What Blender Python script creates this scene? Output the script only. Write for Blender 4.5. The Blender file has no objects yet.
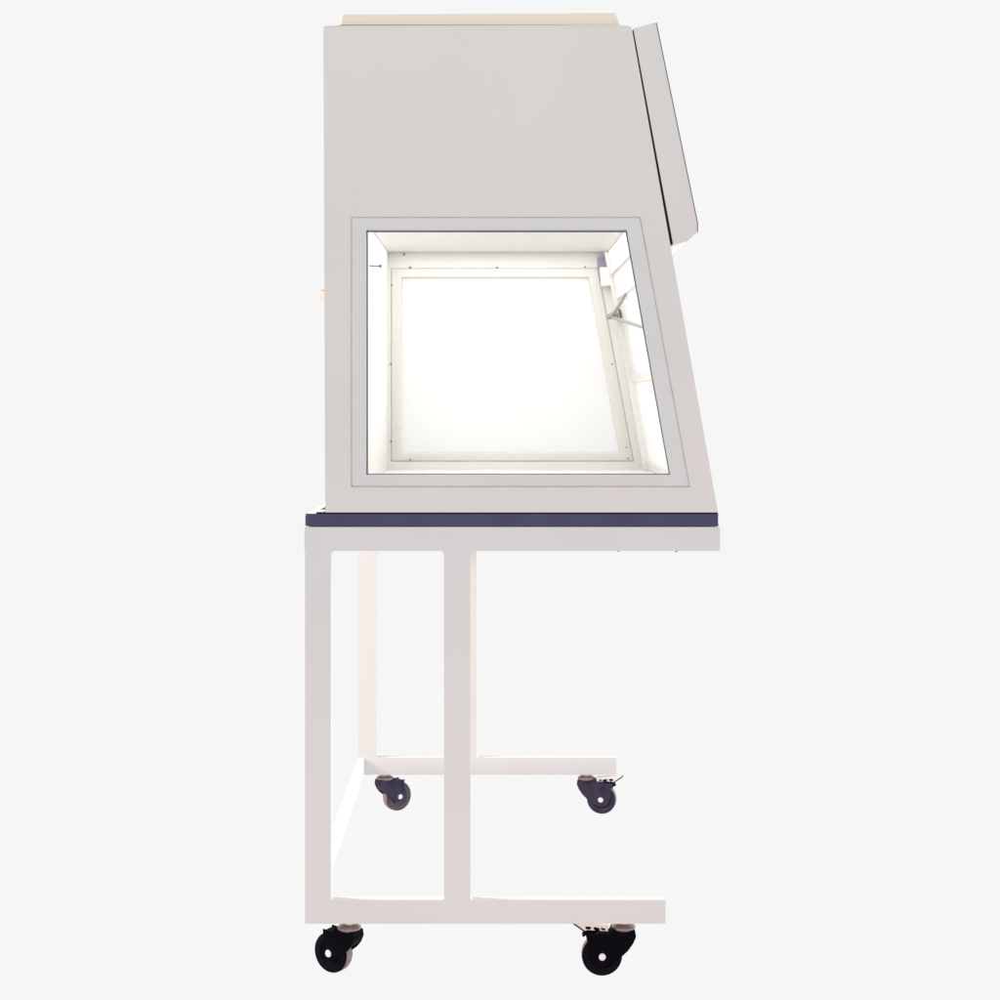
import bpy, bmesh, math
from mathutils import Vector, Matrix

# ------------------------------------------------------------------ scale
# Drawing units: the side elevation is drafted on a sheet, 1.9 mm per unit.
S = 0.0019
X0, Z0 = 492.0, 978.5          # sheet origin: x = 0 and the floor
DEPTH = 1.25                   # width of the bench away from the viewer
FAR = 1.2                      # inner face of the far side panel
CAM_D = 3.04

scene = bpy.context.scene
COL = scene.collection

def P(u, v):
    return ((u - X0) * S, (Z0 - v) * S)

# ------------------------------------------------------------------ materials
def mat(name, col, rough=0.5, metal=0.0, spec=0.3, noise=0.0, nscale=6.0,
        bump=0.0, bscale=400.0, tint=None):
    m = bpy.data.materials.new(name)
    m.use_nodes = True
    nt = m.node_tree
    b = nt.nodes['Principled BSDF']
    b.inputs['Base Color'].default_value = (*col, 1)
    b.inputs['Roughness'].default_value = rough
    b.inputs['Metallic'].default_value = metal
    b.inputs['Specular IOR Level'].default_value = spec
    tc = nt.nodes.new('ShaderNodeTexCoord')
    if noise > 0:
        n = nt.nodes.new('ShaderNodeTexNoise')
        n.inputs['Scale'].default_value = nscale
        n.inputs['Detail'].default_value = 5
        n.inputs['Roughness'].default_value = 0.55
        nt.links.new(tc.outputs['Object'], n.inputs['Vector'])
        r = nt.nodes.new('ShaderNodeValToRGB')
        a = tint if tint else tuple(c * (1 - noise) for c in col)
        r.color_ramp.elements[0].position = 0.32
        r.color_ramp.elements[1].position = 0.68
        r.color_ramp.elements[0].color = (*a, 1)
        r.color_ramp.elements[1].color = (*[min(1, c * (1 + noise)) for c in col], 1)
        nt.links.new(n.outputs['Fac'], r.inputs['Fac'])
        nt.links.new(r.outputs['Color'], b.inputs['Base Color'])
    if bump > 0:
        n2 = nt.nodes.new('ShaderNodeTexNoise')
        n2.inputs['Scale'].default_value = bscale
        n2.inputs['Detail'].default_value = 2
        nt.links.new(tc.outputs['Object'], n2.inputs['Vector'])
        bp = nt.nodes.new('ShaderNodeBump')
        bp.inputs['Strength'].default_value = bump
        bp.inputs['Distance'].default_value = 0.0006
        nt.links.new(n2.outputs['Fac'], bp.inputs['Height'])
        nt.links.new(bp.outputs['Normal'], b.inputs['Normal'])
    return m

M = {}
M['paint'] = mat('powder_coated_steel', (0.698, 0.655, 0.640), 0.55, 0, 0.25,
                 noise=0.008, nscale=2.6, bump=0.12, tint=(0.658, 0.642, 0.632))
M['frame_paint'] = mat('window_frame_paint', (0.648, 0.634, 0.640), 0.5, 0, 0.25,
                       noise=0.02, nscale=8.0, bump=0.1)
M['stand_paint'] = mat('stand_powder_coat', (0.665, 0.648, 0.648), 0.55, 0, 0.25,
                       noise=0.02, nscale=4.0, bump=0.12, tint=(0.655, 0.640, 0.640))
M['cream'] = mat('cream_enamel', (0.78, 0.70, 0.62), 0.55, 0, 0.2, noise=0.015, nscale=5)
M['lining'] = mat('white_lining_enamel', (0.755, 0.745, 0.725), 0.45, 0, 0.3, noise=0.01, nscale=5)
M['trim'] = mat('cream_window_trim', (0.70, 0.685, 0.645), 0.5, 0, 0.25, noise=0.015, nscale=6)
M['slab'] = mat('dark_blue_laminate', (0.042, 0.043, 0.098), 0.3, 0, 0.4,
                noise=0.25, nscale=9, tint=(0.042, 0.038, 0.095))
M['slab_face'] = mat('washed_out_slab_face', (0.78, 0.77, 0.78), 0.3, 0, 0.4)
M['slab_line'] = mat('dark_gap_shadow', (0.02, 0.018, 0.03), 0.6, 0, 0.1)  # shadow of narrow gaps, put in as dark colour
M['gasket'] = mat('grey_rubber_gasket', (0.20, 0.20, 0.24), 0.6, 0, 0.1)
M['line_fill'] = mat('grey_line_fill', (0.50, 0.47, 0.465), 0.6, 0, 0.2, noise=0.2, nscale=22)
M['black_gap'] = mat('black_gap_strip', (0.012, 0.011, 0.012), 0.7, 0, 0.05)
M['blue_trim'] = mat('blue_grey_edge_trim', (0.17, 0.18, 0.25), 0.4, 0, 0.2)
M['lavender'] = mat('lavender_grey_plastic', (0.30, 0.28, 0.36), 0.5, 0, 0.2)
M['rod'] = mat('brushed_steel_rod', (0.33, 0.31, 0.295), 0.4, 0.2, 0.3)
M['screw'] = mat('dark_screw_steel', (0.16, 0.15, 0.14), 0.5, 0.4, 0.3)
M['caster'] = mat('black_caster_plastic', (0.0032, 0.0028, 0.0050), 0.5, 0, 0.02, bump=0.1, bscale=200)
M['tyre'] = mat('dark_rubber_tyre', (0.006, 0.005, 0.010), 0.75, 0, 0.03, bump=0.15, bscale=150)
M['caster_hazed'] = mat('hazed_caster_plastic', (0.036, 0.031, 0.058), 0.55, 0, 0.1, noise=0.25, nscale=40)  # the black plastic again, with haze painted into its colour
M['tyre_hazed'] = mat('hazed_rubber_tyre', (0.085, 0.074, 0.095), 0.75, 0, 0.05, noise=0.2, nscale=50)  # dark tyre rubber lightened in colour to look hazy
M['tread'] = mat('lit_rubber_tread', (0.22, 0.16, 0.155), 0.8, 0, 0.05, noise=0.2, nscale=60)  # paler than the tyre, light on the tread put into its colour
M['zinc'] = mat('zinc_plated_steel', (0.30, 0.23, 0.22), 0.35, 0.6, 0.4, noise=0.1, nscale=80)
M['chrome'] = mat('bright_axle_steel', (0.80, 0.79, 0.79), 0.35, 0.3, 0.4)
M['pedal'] = mat('pale_plated_pedal', (0.80, 0.72, 0.73), 0.4, 0.2, 0.3)
M['red'] = mat('faded_red_cap', (0.72, 0.40, 0.34), 0.5, 0, 0.2)

def glass_mat(name, whitening, spec=0.05):
    m = bpy.data.materials.new(name)
    m.use_nodes = True
    nt = m.node_tree
    nt.nodes.clear()
    out = nt.nodes.new('ShaderNodeOutputMaterial')
    tr = nt.nodes.new('ShaderNodeBsdfTransparent')
    tr.inputs['Color'].default_value = (0.99, 0.99, 0.99, 1)
    gl = nt.nodes.new('ShaderNodeBsdfGlossy')
    gl.inputs['Roughness'].default_value = 0.02
    df = nt.nodes.new('ShaderNodeBsdfDiffuse')
    df.inputs['Color'].default_value = (0.93, 0.93, 0.93, 1)
    m1 = nt.nodes.new('ShaderNodeMixShader'); m1.inputs['Fac'].default_value = whitening
    m2 = nt.nodes.new('ShaderNodeMixShader'); m2.inputs['Fac'].default_value = spec
    nt.links.new(tr.outputs[0], m1.inputs[1]); nt.links.new(df.outputs[0], m1.inputs[2])
    nt.links.new(m1.outputs[0], m2.inputs[1]); nt.links.new(gl.outputs[0], m2.inputs[2])
    nt.links.new(m2.outputs[0], out.inputs['Surface'])
    return m
M['glass'] = glass_mat('clear_glass', 0.0, 0.02)
M['washed_glass'] = glass_mat('whitened_glass', 0.42, 0.02)  # diffuse white mixed in so the panes look blown out

# white floor made translucent, glowing from world light below so no shadows show
fm = bpy.data.materials.new('shadowless_white_floor')
fm.use_nodes = True
nt = fm.node_tree
nt.nodes.clear()
o_ = nt.nodes.new('ShaderNodeOutputMaterial')
t_ = nt.nodes.new('ShaderNodeBsdfTranslucent'); t_.inputs['Color'].default_value = (0.997, 0.997, 0.997, 1)
d_ = nt.nodes.new('ShaderNodeBsdfDiffuse'); d_.inputs['Color'].default_value = (0.97, 0.97, 0.97, 1)
x_ = nt.nodes.new('ShaderNodeMixShader'); x_.inputs['Fac'].default_value = 0.008
nt.links.new(t_.outputs[0], x_.inputs[1]); nt.links.new(d_.outputs[0], x_.inputs[2])
nt.links.new(x_.outputs[0], o_.inputs['Surface'])
M['floor'] = fm

# ------------------------------------------------------------------ mesh helpers
def link(name, bm, m, parent=None, smooth=False):
    bmesh.ops.recalc_face_normals(bm, faces=bm.faces[:])
    me = bpy.data.meshes.new(name)
    bm.to_mesh(me); bm.free()
    ms = m if isinstance(m, (list, tuple)) else [m]
    for k in ms:
        me.materials.append(k)
    if smooth:
        for p in me.polygons:
            p.use_smooth = True
        try:
            me.set_sharp_from_angle(angle=math.radians(40))
        except Exception:
            pass
    o = bpy.data.objects.new(name, me)
    COL.objects.link(o)
    if parent is not None:
        o.parent = parent
    return o

def add_poly(bm, pts, y0, y1, mi=0):
    """prism of a sheet polygon between two depths"""
    a = []; b = []
    for u, v in pts:
        x, z = P(u, v)
        a.append(bm.verts.new((x, y0, z))); b.append(bm.verts.new((x, y1, z)))
    n = len(pts)
    fs = [bm.faces.new(a), bm.faces.new(b[::-1])]
    for i in range(n):
        j = (i + 1) % n
        fs.append(bm.faces.new((a[i], b[i], b[j], a[j])))
    for f in fs:
        f.material_index = mi
    return a, b

def bevel_near(bm, off, seg=2, test=None):
    es = []
    for e in bm.edges:
        if len(e.link_faces) == 2 and e.calc_face_angle(0) > 0.3:
            if test is None or test(e):
                es.append(e)
    if es:
        bmesh.ops.bevel(bm, geom=es, offset=off, segments=seg, profile=0.5, affect='EDGES', clamp_overlap=True)

def poly(name, pts, y0, y1, m, parent=None, bev=0.0, seg=2, test=None):
    bm = bmesh.new()
    add_poly(bm, pts, y0, y1)
    bmesh.ops.recalc_face_normals(bm, faces=bm.faces[:])
    if bev:
        bevel_near(bm, bev, seg, test)
    return link(name, bm, m, parent, smooth=bev > 0)

def box(u0, v0, u1, v1):
    return [(u0, v0), (u1, v0), (u1, v1), (u0, v1)]

def add_ring(bm, outer, inner, y0, y1, mi=0):
    n = len(outer)
    V = {}
    for k, loop in (('o', outer), ('i', inner)):
        for yi, y in ((0, y0), (1, y1)):
            V[k, yi] = [bm.verts.new((P(u, v)[0], y, P(u, v)[1])) for u, v in loop]
    fs = []
    for i in range(n):
        j = (i + 1) % n
        fs.append(bm.faces.new((V['o', 0][i], V['o', 0][j], V['i', 0][j], V['i', 0][i])))
        fs.append(bm.faces.new((V['o', 1][j], V['o', 1][i], V['i', 1][i], V['i', 1][j])))
        fs.append(bm.faces.new((V['o', 0][j], V['o', 0][i], V['o', 1][i], V['o', 1][j])))
        fs.append(bm.faces.new((V['i', 0][i], V['i', 0][j], V['i', 1][j], V['i', 1][i])))
    for f in fs:
        f.material_index = mi

def ring(name, outer, inner, y0, y1, m, parent=None, bev=0.0, seg=2, extra=None):
    bm = bmesh.new()
    add_ring(bm, outer, inner, y0, y1)
    bmesh.ops.recalc_face_normals(bm, faces=bm.faces[:])
    if bev:
        bevel_near(bm, bev, seg)
    if extra:
        extra(bm)
    return link(name, bm, m, parent, smooth=bev > 0)

def add_cyl(bm, c, axis, r0, r1, length, n=32, mi=0):
    q = Vector((0, 0, 1)).rotation_difference(Vector(axis).normalized())
    mtx = Matrix.Translation(Vector(c) + Vector(axis).normalized() * length / 2) @ q.to_matrix().to_4x4()
    r = bmesh.ops.create_cone(bm, cap_ends=True, segments=n, radius1=r0, radius2=r1, depth=length, matrix=mtx)
    for v in r['verts']:
        for f in v.link_faces:
            f.material_index = mi

def add_rod(bm, a, b, r, n=16):
    a = Vector(a); b = Vector(b)
    add_cyl(bm, a, b - a, r, r, (b - a).length, n)

def add_lathe(bm, prof, mtx, n=48, mats=None):
    """prof: (radius, axial) pairs around local y"""
    rings = []
    for r, h in prof:
        rings.append([bm.verts.new(mtx @ Vector((r * math.cos(2 * math.pi * k / n), h, r * math.sin(2 * math.pi * k / n)))) for k in range(n)])
    for i in range(len(prof) - 1):
        for k in range(n):
            l = (k + 1) % n
            f = bm.faces.new((rings[i][k], rings[i][l], rings[i + 1][l], rings[i + 1][k]))
            f.material_index = mats[i] if mats else 0
    for rr in (rings[0], rings[-1]):
        try:
            bm.faces.new(rr)
        except Exception:
            pass

def thing(name, label, cat, loc=(0, 0, 0)):
    o = bpy.data.objects.new(name, None)
    o.empty_display_size = 0.1
    COL.objects.link(o)
    o.location = loc
    o['label'] = label
    o['category'] = cat
    return o

# ------------------------------------------------------------------ floor
bm = bmesh.new()
bmesh.ops.create_grid(bm, x_segments=1, y_segments=1, size=60)
fl = link('floor', bm, M['floor'])
fl['kind'] = 'structure'
fl['label'] = 'plain seamless white floor under the bench'
fl['category'] = 'floor'

# ================================================================== STAND
st = thing('rolling_stand', 'white steel tube stand on four black casters with a dark blue top, under the cabinet', 'stand')

def fillet(cx, cy, r, a0, a1, n=5):
    return [(cx + r * math.cos(math.radians(a0 + (a1 - a0) * k / n)),
             cy + r * math.sin(math.radians(a0 + (a1 - a0) * k / n))) for k in range(n + 1)]

TUBE = 0.021
TOPB, BOTT, BOTB = 551.0, 900.0, 924.0
def side_frame(y0):
    y1 = y0 + TUBE
    poly('top_rail', box(304.5, 527, 720, TOPB), y0, y1, M['stand_paint'], st, 0.0012, 2,
         lambda e: all(abs(v.co.z - P(0, 527)[1]) < 1e-5 for v in e.verts))
    poly('bottom_rail', box(305, BOTT, 665.5, BOTB), y0, y1, M['stand_paint'], st, 0.0012, 2,
         lambda e: all(abs(v.co.z - P(0, BOTB)[1]) < 1e-5 for v in e.verts))
    r = 4.0
    # outer leg, filleted into the rails on its inner side
    def leg(u0, u1, left, right):
        pts = []
        rt = r if right else 0.01
        lf = r if left else 0.01
        pts.append((u0 - (lf if left else 0), TOPB))
        pts.append((u1 + (rt if right else 0), TOPB))
        if right:
            pts += fillet(u1 + r, TOPB + r, r, -90, -180)[1:]
            pts += fillet(u1 + 2.2, BOTT - 2.2, 2.2, 180, 90)
        else:
            pts.append((u1, BOTT))
        if left:
            pts += fillet(u0 - 2.2, BOTT - 2.2, 2.2, 90, 0)
            pts += fillet(u0 - r, TOPB + r, r, 0, -90)[:-1]
        else:
            pts.append((u0, BOTT))
        return poly('leg', pts, y0, y1, M['stand_paint'], st)
    leg(305, 331, False, True)
    leg(444, 470.5, True, True)
side_frame(0.0)
side_frame(FAR)
# crossbars joining the two side frames
poly('crossbar', box(305.6, BOTT + 0.6, 313.5, BOTB - 0.6), TUBE, FAR, M['stand_paint'], st)
poly('crossbar', box(306, 528, 330, 550), TUBE, FAR, M['stand_paint'], st)
poly('crossbar', box(690, 528, 716, 549.5), TUBE, FAR, M['stand_paint'], st)
# table top
tt = poly('tabletop', box(305, 513.6, 719, 526.4), 0.0, DEPTH, M['slab'], st, 0.0035, 3)
tt.data.materials.append(M['slab_face'])          # broad faces painted pale as if washed out by glare, dark edge band
for p in tt.data.polygons:
    if abs(p.normal.z) > 0.99:
        p.material_index = 1
# bolts under the top
for (u, yy, rr) in ((677, 0.012, 0.0028), (619, 0.015, 0.0018)):
    bm = bmesh.new()
    x, z = P(u, TOPB)
    add_cyl(bm, (x, yy, z), (0, 0, -1), rr, rr * 0.8, 0.003, 12)
    link('bolt', bm, M['screw'], st)
bm = bmesh.new()
add_poly(bm, box(338, 553.0, 350, 555.4), FAR - 0.004, FAR)
x, z = P(341, 554)
add_cyl(bm, (x, FAR - 0.001, z), (0, -1, 0), 0.0045, 0.0045, 0.012, 12)
link('bolt', bm, M['screw'], st)

# ---- casters
WR = 0.0388
def fork_profile(brake):
    if brake:
        return [(39, 10.5), (30, 11), (14, 11), (12, 6.8), (0, 6.2), (-11, 8), (-12, 14), (-9, 21), (-4, 28), (3, 34.5),
                (9, 38.5), (15, 42), (22, 43), (28, 42), (33, 37), (35.5, 29), (37, 19)]
    return [(27.5, 10.8), (15, 11.6), (12.5, 7), (0, 6.2), (-11, 8), (-12, 14), (-9, 21), (-4, 27), (3, 32.5),
            (9, 36.5), (14, 40.5), (20, 41.5), (25, 39.5), (27.5, 35), (27.5, 29), (26.5, 19)]

def make_caster(u, y, yaw, brake, label=None, body='caster', tyre='tyre'):
    c = (22 if brake else 20) * S
    axle = Vector((c, 0, -(Z0 - BOTB) * S + WR))
    root_x, root_z = P(u, BOTB)
    # fork (part)
    bm = bmesh.new()
    prof = [(d * S, -v * S) for d, v in fork_profile(brake)]
    for s in (-1, 1):
        a = [bm.verts.new((x, s * 0.0125, z)) for x, z in prof]
        b = [bm.verts.new((x, s * 0.0155, z)) for x, z in prof]
        n = len(prof)
        bm.faces.new(a); bm.faces.new(b)
        for i in range(n):
            j = (i + 1) % n
            bm.faces.new((a[i], b[i], b[j], a[j]))
    # crown joining the two cheeks
    crown = [(26, 11.8), (14, 11.8), (12, 7), (0, 6.4), (-10.8, 8.2), (-11.7, 14), (-8.8, 20.5), (-5, 24), (2, 19), (10, 15), (20, 13.2)]
    a = [bm.verts.new((d * S, -0.0126, -v * S)) for d, v in crown]
    b = [bm.verts.new((d * S, 0.0126, -v * S)) for d, v in crown]
    bm.faces.new(a); bm.faces.new(b)
    for i in range(len(crown)):
        j = (i + 1) % len(crown)
        bm.faces.new((a[i], b[i], b[j], a[j]))
    bmesh.ops.recalc_face_normals(bm, faces=bm.faces[:])
    fork = link('caster', bm, M[body], st, smooth=True)
    fork.location = (root_x, y, root_z)
    fork.rotation_euler = (0, 0, math.radians(yaw))
    if label:
        fork['label'] = label
    # wheel
    bm = bmesh.new()
    w = 0.0115
    prof = [(0.004, -w + 0.003), (0.0225, -w + 0.003), (0.0245, -w + 0.0004), (WR - 0.005, -w), (WR - 0.0012, -w + 0.001), (WR - 0.0003, -w + 0.0032),
            (WR, 0), (WR - 0.0003, w - 0.0032), (WR - 0.0012, w - 0.001), (WR - 0.005, w), (0.0245, w - 0.0004), (0.0225, w - 0.003), (0.004, w - 0.003)]
    ms = [0, 0, 0, 0, 0, 1, 1, 0, 0, 0, 0, 0]
    add_lathe(bm, prof, Matrix.Translation(axle), 56, ms)
    link('wheel', bm, [M[tyre], M['tread']], fork, smooth=True)
    # axle bolt with a bright head on either side
    for s in (-1, 1):
        bm = bmesh.new()
        add_lathe(bm, [(0.0068, s * 0.0154), (0.0068, s * 0.0172), (0.0054, s * 0.0188), (0.001, s * 0.0191)], Matrix.Translation(axle), 24)
        link('axle_bolt', bm, M['chrome'], fork, smooth=True)
    # swivel head
    bm = bmesh.new()
    add_lathe(bm, [(0.010, 0.0), (0.0165, -0.0015), (0.0225, -0.0055), (0.0225, -0.0085), (0.017, -0.0125), (0.01, -0.014)],
              Matrix.Translation((0, 0, -0.005)) @ Matrix.Rotation(math.radians(90), 4, 'X'), 40)
    sw = link('swivel_head', bm, M['zinc'], fork, smooth=True)
    bm = bmesh.new()
    add_cyl(bm, (0, 0, 0.0), (0, 0, -1), 0.0095, 0.0095, 0.0075, 24)
    link('stem', bm, M['chrome'], fork, smooth=True)
    if brake:
        bm = bmesh.new()
        # bent plated tread plate of the foot brake
        top = [(50.5, 0.8), (50.2, 2.0), (44, 6.0), (40.2, 9.4), (38.6, 9.2), (37, 8.4), (16, 9.6), (15.5, 4.5), (30, 2.6), (44, 1.6)]
        a = [bm.verts.new((d * S, -0.0085, -v * S)) for d, v in top]
        b = [bm.verts.new((d * S, 0.0085, -v * S)) for d, v in top]
        bm.faces.new(a); bm.faces.new(b)
        for i in range(len(top)):
            j = (i + 1) % len(top)
            bm.faces.new((a[i], b[i], b[j], a[j]))
        link('brake_pedal', bm, M['pedal'], fork)
        # black lip under the plate and the spring and ratchet pieces on it
        for pts in ([(51.6, 0.4), (51.4, 2.2), (45, 6.6), (41, 9.6), (40.3, 12.5), (41.8, 14.6), (40.4, 15.2), (38.4, 13.6), (37.4, 12), (37.6, 9.4), (39.6, 9.0), (44, 5.8), (50, 1.7)],
                    [(39, 5.4), (37, 4.9), (33.4, 5.2), (32.8, 6.8), (35, 7.8), (38, 7.4)],
                    [(30.5, 5.8), (28, 5.6), (24.6, 6.8), (24.2, 8.6), (27, 9.2), (30, 8.0)],
                    [(23.5, 6.6), (22, 6.2), (18.6, 7.2), (19, 8.6), (22, 8.2)]):
            bm = bmesh.new()
            a = [bm.verts.new((d * S, -0.0097, -v * S)) for d, v in pts]
            b = [bm.verts.new((d * S, 0.0097, -v * S)) for d, v in pts]
            bm.faces.new(a); bm.faces.new(b)
            for i in range(len(pts)):
                j = (i + 1) % len(pts)
                bm.faces.new((a[i], b[i], b[j], a[j]))
            link('pedal_catch', bm, M['caster'], fork)
    return fork

make_caster(348.5, 0.018, 148, False)
make_caster(624.5, 0.022, 180, True, 'caster with a foot brake pedal')
make_caster(342, FAR + 0.018, 36, False, 'black caster with haze painted into its colour', 'caster_hazed', 'tyre_hazed')
make_caster(624, FAR + 0.018, -14, True, 'black caster with a foot brake pedal, haze painted into its colour', 'caster_hazed', 'caster_hazed')

# ================================================================== CABINET
cab = thing('clean_bench_cabinet', 'pale grey clean bench cabinet with sloping front and large glazed side, on the stand', 'cabinet',
            (0, 0, 0))
VT, VB = 26.5, 512.4
def XF(v):                      # sloping front line
    return 631.5 + (v - 26.5) * 86.5 / 486.0

OUT = [(323.4, VT), (XF(VT), VT), (XF(VB), VB), (325.2, VB)]
FR_O = [(351, 217), (640.5, 217), (690, 487), (351, 487)]
FR_I = [(366, 230), (627, 230), (670.5, 475), (366, 475)]

def grow(loop, g):
    # pushes the four corners of a window outline outwards by g units
    (a, b, c, d) = loop
    return [(a[0] - g, a[1] - g), (b[0] + g, b[1] - g), (c[0] + g, c[1] + g), (d[0] - g, d[1] + g)]

def side_panel(yf, sgn):
    """yf: the face towards the viewer, panel 4 mm sheet"""
    y0, y1 = yf, yf + 0.004
    p = ring('side_panel', OUT, FR_O, y0, y1, M['paint'] if sgn else M['lining'], cab)
    fi = grow(FR_O, -0.95)
    def flange(bm):
        add_ring(bm, grow(FR_O, 5), FR_I, y1 + 0.0002, y1 + 0.004)
    fr = ring('window_frame', fi, FR_I, y0 - 0.003, y1 + 0.001, M['frame_paint'] if sgn else M['trim'], cab, 0.0024, 3, flange)
    ring('groove_fill', grow(FR_O, -0.02), grow(FR_O, -0.93), y0 + 0.0003, y1 - 0.0004, M['line_fill'], fr)  # grey fill added in the groove to soften its shade line
    return p, fr

pn, fn = side_panel(0.0, 1)
# inner liner reveal of near window and its gasket
gin = [(367.6, 231.7), (626.0, 231.7), (669.5, 474.0), (367.6, 474.0)]
ring('gasket', grow(FR_I, 0.3), gin, 0.0085, 0.0135, M['gasket'], fn)
poly('glass_pane', grow(FR_I, 3), 0.0140, 0.0180, M['glass'], fn)

pf, ff = side_panel(FAR, 0)
poly('glass_pane', grow(FR_I, 3), FAR + 0.0095, FAR + 0.0135, M['washed_glass'], ff)
ring('outer_skin', OUT, grow(FR_I, 1), FAR + 0.0145, DEPTH - 0.004, M['paint'], pf)

# screws round the far window and on the far wall
def far(u, v):                  # point seen at (u, v) on the far wall
    k = (CAM_D + FAR) / CAM_D
    return (X0 + (u - X0) * k, 397 + (v - 397) * k)
for (u, v, r) in ((404, 254.5, 1.5), (410, 267.5, 1.6), (497, 267.5, 1.3), (585, 267, 1.2), (392, 285, 1.4), (391, 364, 1.3), (391, 441, 1.3), (410, 459.5, 1.5),
                  (612, 364, 1.3), (626, 447, 1.2), (628, 458.5, 1.4)):
    bm = bmesh.new()
    a, b = far(u, v)
    x, z = P(a, b)
    add_cyl(bm, (x, FAR - 0.001, z), (0, -1, 0), r * S, r * S * 0.8, 0.003, 12)
    link('screw', bm, M['screw'], pf)

# shell
poly('back_wall', [(323.5, VT + 0.2), (347, VT + 0.2), (347, VB), (325.3, VB)], 0.0042, DEPTH - 0.0042, M['lining'], cab)
poly('ceiling_box', [(347.2, VT + 0.3), (XF(VT) - 0.3, VT + 0.3), (XF(195) - 0.3, 195), (347.2, 195)], 0.0092, FAR - 0.0002, M['lining'], cab)
poly('work_floor', [(347.2, 498), (XF(498) - 0.3, 498), (XF(VB) - 0.3, VB), (347.2, VB)], 0.0092, FAR - 0.0002, M['lining'], cab)

# rim strip where ceiling meets the far wall
a = far(390, 251.2); b = far(598, 252.4)
poly('seam_strip', [(a[0], a[1]), (b[0], a[1]), (b[0], b[1]), (a[0], b[1])], FAR - 0.0030, FAR - 0.0006, M['line_fill'], pf)

# sloping front: posts, header, sash
def slope(v0, v1, t0, t1):
    return [(XF(v0) - t1, v0), (XF(v0) - t0, v0), (XF(v1) - t0, v1), (XF(v1) - t1, v1)]
poly('front_post', slope(195.2, 497.8, 0.4, 14), FAR - 0.045, FAR - 0.0004, M['lining'], cab)
poly('front_post', slope(195.2, 497.8, 0.4, 10), 0.0095, 0.05, M['lining'], cab)
poly('front_header', slope(195.2, 262, 0.4, 9), 0.0502, FAR - 0.0452, M['lining'], cab)
# sash: stiles, rails and two lights
sash = poly('sash', slope(364, 376, 1.2, 8), 0.0502, FAR - 0.0452, M['lining'], cab)
poly('stile', slope(262.2, 363.8, 1.2, 7), FAR - 0.115, FAR - 0.0452, M['lining'], sash)
poly('stile', slope(262.2, 363.8, 1.2, 7), 0.0502, 0.10, M['lining'], sash)
poly('bottom_rail', slope(486, 497.6, 1.2, 8), 0.0502, FAR - 0.0452, M['lining'], sash)
poly('upper_glass', slope(262.3, 363.7, 3.0, 5.2), 0.1002, FAR - 0.1152, M['washed_glass'], sash)
poly('lower_glass', slope(376.3, 485.7, 3.0, 5.2), 0.0504, FAR - 0.0454, M['washed_glass'], sash)  # pane drawn down over the opening to make it read white

# lamp housing inside the upper front corner, with its end plate and bracket
poly('lamp_housing', [(657, 201), (665, 201), (671, 226), (662, 229.5), (654.5, 229), (654.5, 217)], 0.06, FAR - 0.05, M['lining'], cab, 0.002, 2)
a = far(597.5, 257.5); b = far(616, 257.5); c = far(610, 267.5); d = far(597.5, 267.5)
poly('lamp_end_plate', [a, b, c, d], FAR - 0.012, FAR - 0.0018, M['lavender'], cab)
poly('lamp_bracket', [far(*q) for q in ((599, 268.4), (608.5, 268.4), (609.5, 277), (617, 278.5), (618, 286), (600.5, 287))],
     FAR - 0.040, FAR - 0.0125, M['lining'], cab, 0.001, 2)
# hinged stay holding the sash
def wall(v, y, t):
    x, z = P(XF(v) - t, v)
    return (x, y, z)
bm = bmesh.new()
ap = Vector(wall(287, FAR - 0.05, 21))
add_rod(bm, ap, wall(265, 0.90, 9.2), 0.0042)
add_rod(bm, ap, wall(316, 0.55, 7.5), 0.0042)
add_cyl(bm, ap + Vector((-0.012, 0.01, 0)), (1, -0.35, 0.3), 0.0065, 0.013, 0.038, 16)
link('sash_stay', bm, M['rod'], cab, smooth=True)

# hook on the back wall, inside
bm = bmesh.new()
yh = CAM_D / 0.847 - CAM_D
x, z = P(347, 242)
add_rod(bm, (x, yh, z), (x + 0.024, yh, z - 0.001), 0.0017, 10)
add_cyl(bm, (x + 0.022, yh, z - 0.0005), (1, 0, 0), 0.0038, 0.0038, 0.006, 14)
link('hook', bm, M['screw'], cab, smooth=True)

# top cap, with the gap shadow below it as a dark strip
poly('top_cap', [(340, 24.4), (342, 13.6), (615.5, 12), (620, 24.4)], 0.006, DEPTH - 0.02, M['cream'], cab, 0.0015, 2)
poly('cap_gap_shadow', [(337.5, 24.5), (565, 24.5), (565, 25.4), (337.5, 25.4)], 0.0062, DEPTH - 0.03, M['slab_line'], cab)
poly('top_flange', [(325, 25.5), (622, 25.0), (630, 26.3), (325, 26.3)], 0.001, DEPTH - 0.01, M['cream'], cab)

# hood over the upper front with a dark strip in the gap behind it
hood = poly('hood', [(633.2, 28.3), (656, 22.2), (697.4, 223), (697.4, 232), (688, 241.3), (673.2, 245)], 0.0, DEPTH, M['paint'], cab, 0.0012, 2)
poly('hood_gap', [(631.9, 30), (633.1, 30), (673.0, 244.0), (671.0, 244.0)], 0.0015, DEPTH - 0.002, M['black_gap'], hood)
poly('edge_trim', [(656.2, 22.6), (656.9, 22.8), (698.1, 223), (698.1, 232), (697.5, 232), (697.5, 223)], -0.0004, DEPTH, M['blue_trim'], hood)

# shadow in the gap under the base as a dark strip, rear foot
poly('base_gap_shadow', box(316, 512.6, 718, 513.5), 0.0008, DEPTH - 0.01, M['slab_line'], cab)
bm = bmesh.new()
add_poly(bm, box(316, 511.6, 323.3, 512.5), 0.004, 0.05)
x, z = P(321, 508.4)
add_cyl(bm, (x, 0.010, z), (0, -1, 0), 0.0016, 0.0016, 0.006, 12)
x, z = P(323.3, 508.4)
link('rear_foot', bm, M['pedal'], cab)

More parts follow.
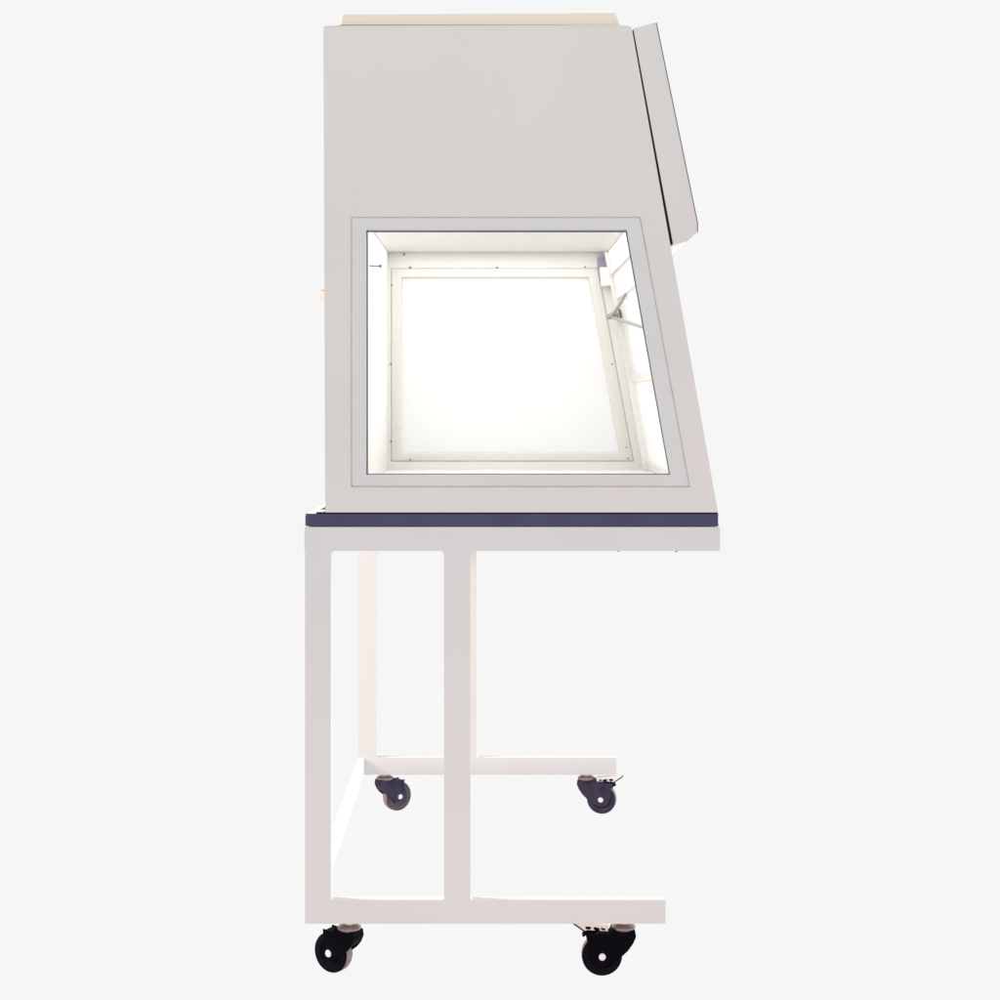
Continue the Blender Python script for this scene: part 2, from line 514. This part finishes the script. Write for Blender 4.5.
# knob on the back
bm = bmesh.new()
x, z = P(324, 295)
add_cyl(bm, (x, 0.03, z), (-1, 0, 0), 0.0095, 0.0095, 0.011, 24)
kn = link('rear_knob', bm, M['cream'], cab, smooth=True)
bm = bmesh.new()
x, z = P(319.4, 289.7)
add_cyl(bm, (x, 0.03, z - 0.001), (1, 0, 0), 0.0035, 0.0035, 0.006, 16)
link('cap', bm, M['red'], kn, smooth=True)

# ================================================================== LIGHT
w = bpy.data.worlds.new('World')
scene.world = w
w.use_nodes = True
bg = w.node_tree.nodes['Background']
bg.inputs['Color'].default_value = (0.922, 0.922, 0.922, 1)
bg.inputs['Strength'].default_value = 1.0

def area(name, loc, target, size, power, col=(1, 1, 1), size_y=None):
    L = bpy.data.lights.new(name, 'AREA')
    L.energy = power
    L.color = col
    L.shape = 'RECTANGLE'
    L.size = size
    L.size_y = size_y or size
    o = bpy.data.objects.new(name, L)
    COL.objects.link(o)
    o.location = loc
    d = Vector(target) - Vector(loc)
    o.rotation_euler = d.to_track_quat('-Z', 'Y').to_euler()
    return o
# the bench's own lamp under the ceiling
x, z = P(500, 197)
area('bench_lamp', (x, 0.6, z), (x, 0.6, 0), 0.6, 4.7, (1.0, 0.99, 0.97), 1.1)
# soft unseen fill lamps added to either side, behind the plane of the near face
area('side_fill', (-2.5, 0.55, 1.7), (-0.1, 0.8, 0.4), 0.7, 112, (1.0, 0.87, 0.72))
area('side_fill', (2.7, 1.0, 0.75), (0.1, 0.7, 0.75), 0.7, 82, (1.0, 0.96, 0.93))
# warm low fill lamp added out of view in front of the base
area('low_fill', (0.0, -0.75, 0.05), (0.0, 0.0, 0.12), 0.9, 1.25, (1.0, 0.56, 0.38), 0.15)

# soft warm fill lamp added high in front, out of view, grazing the top of the side panel
area('top_fill', (0.1, -1.3, 2.95), (0.1, 0.0, 1.75), 0.7, 3.4, (1.0, 0.86, 0.78))

# ================================================================== CAMERA
cd = bpy.data.cameras.new('camera')
cam = bpy.data.objects.new('camera', cd)
COL.objects.link(cam)
cam.location = (0, -CAM_D, (Z0 - 397) * S)
cam.rotation_euler = (math.radians(90), 0, 0)
cd.sensor_width = 36
cd.lens = 36 * (CAM_D / S) / 1000.0
cd.shift_x = 0.008
cd.shift_y = -0.103
cd.clip_start = 0.05
cd.clip_end = 300
scene.camera = cam

scene.render.engine = 'CYCLES'
scene.cycles.samples = 192
scene.cycles.use_denoising = True
scene.cycles.max_bounces = 12
scene.cycles.transparent_max_bounces = 16
scene.view_settings.view_transform = 'Standard'
scene.view_settings.look = 'None'
scene.view_settings.exposure = 0
scene.view_settings.gamma = 1
scene.view_settings.use_curve_mapping = False
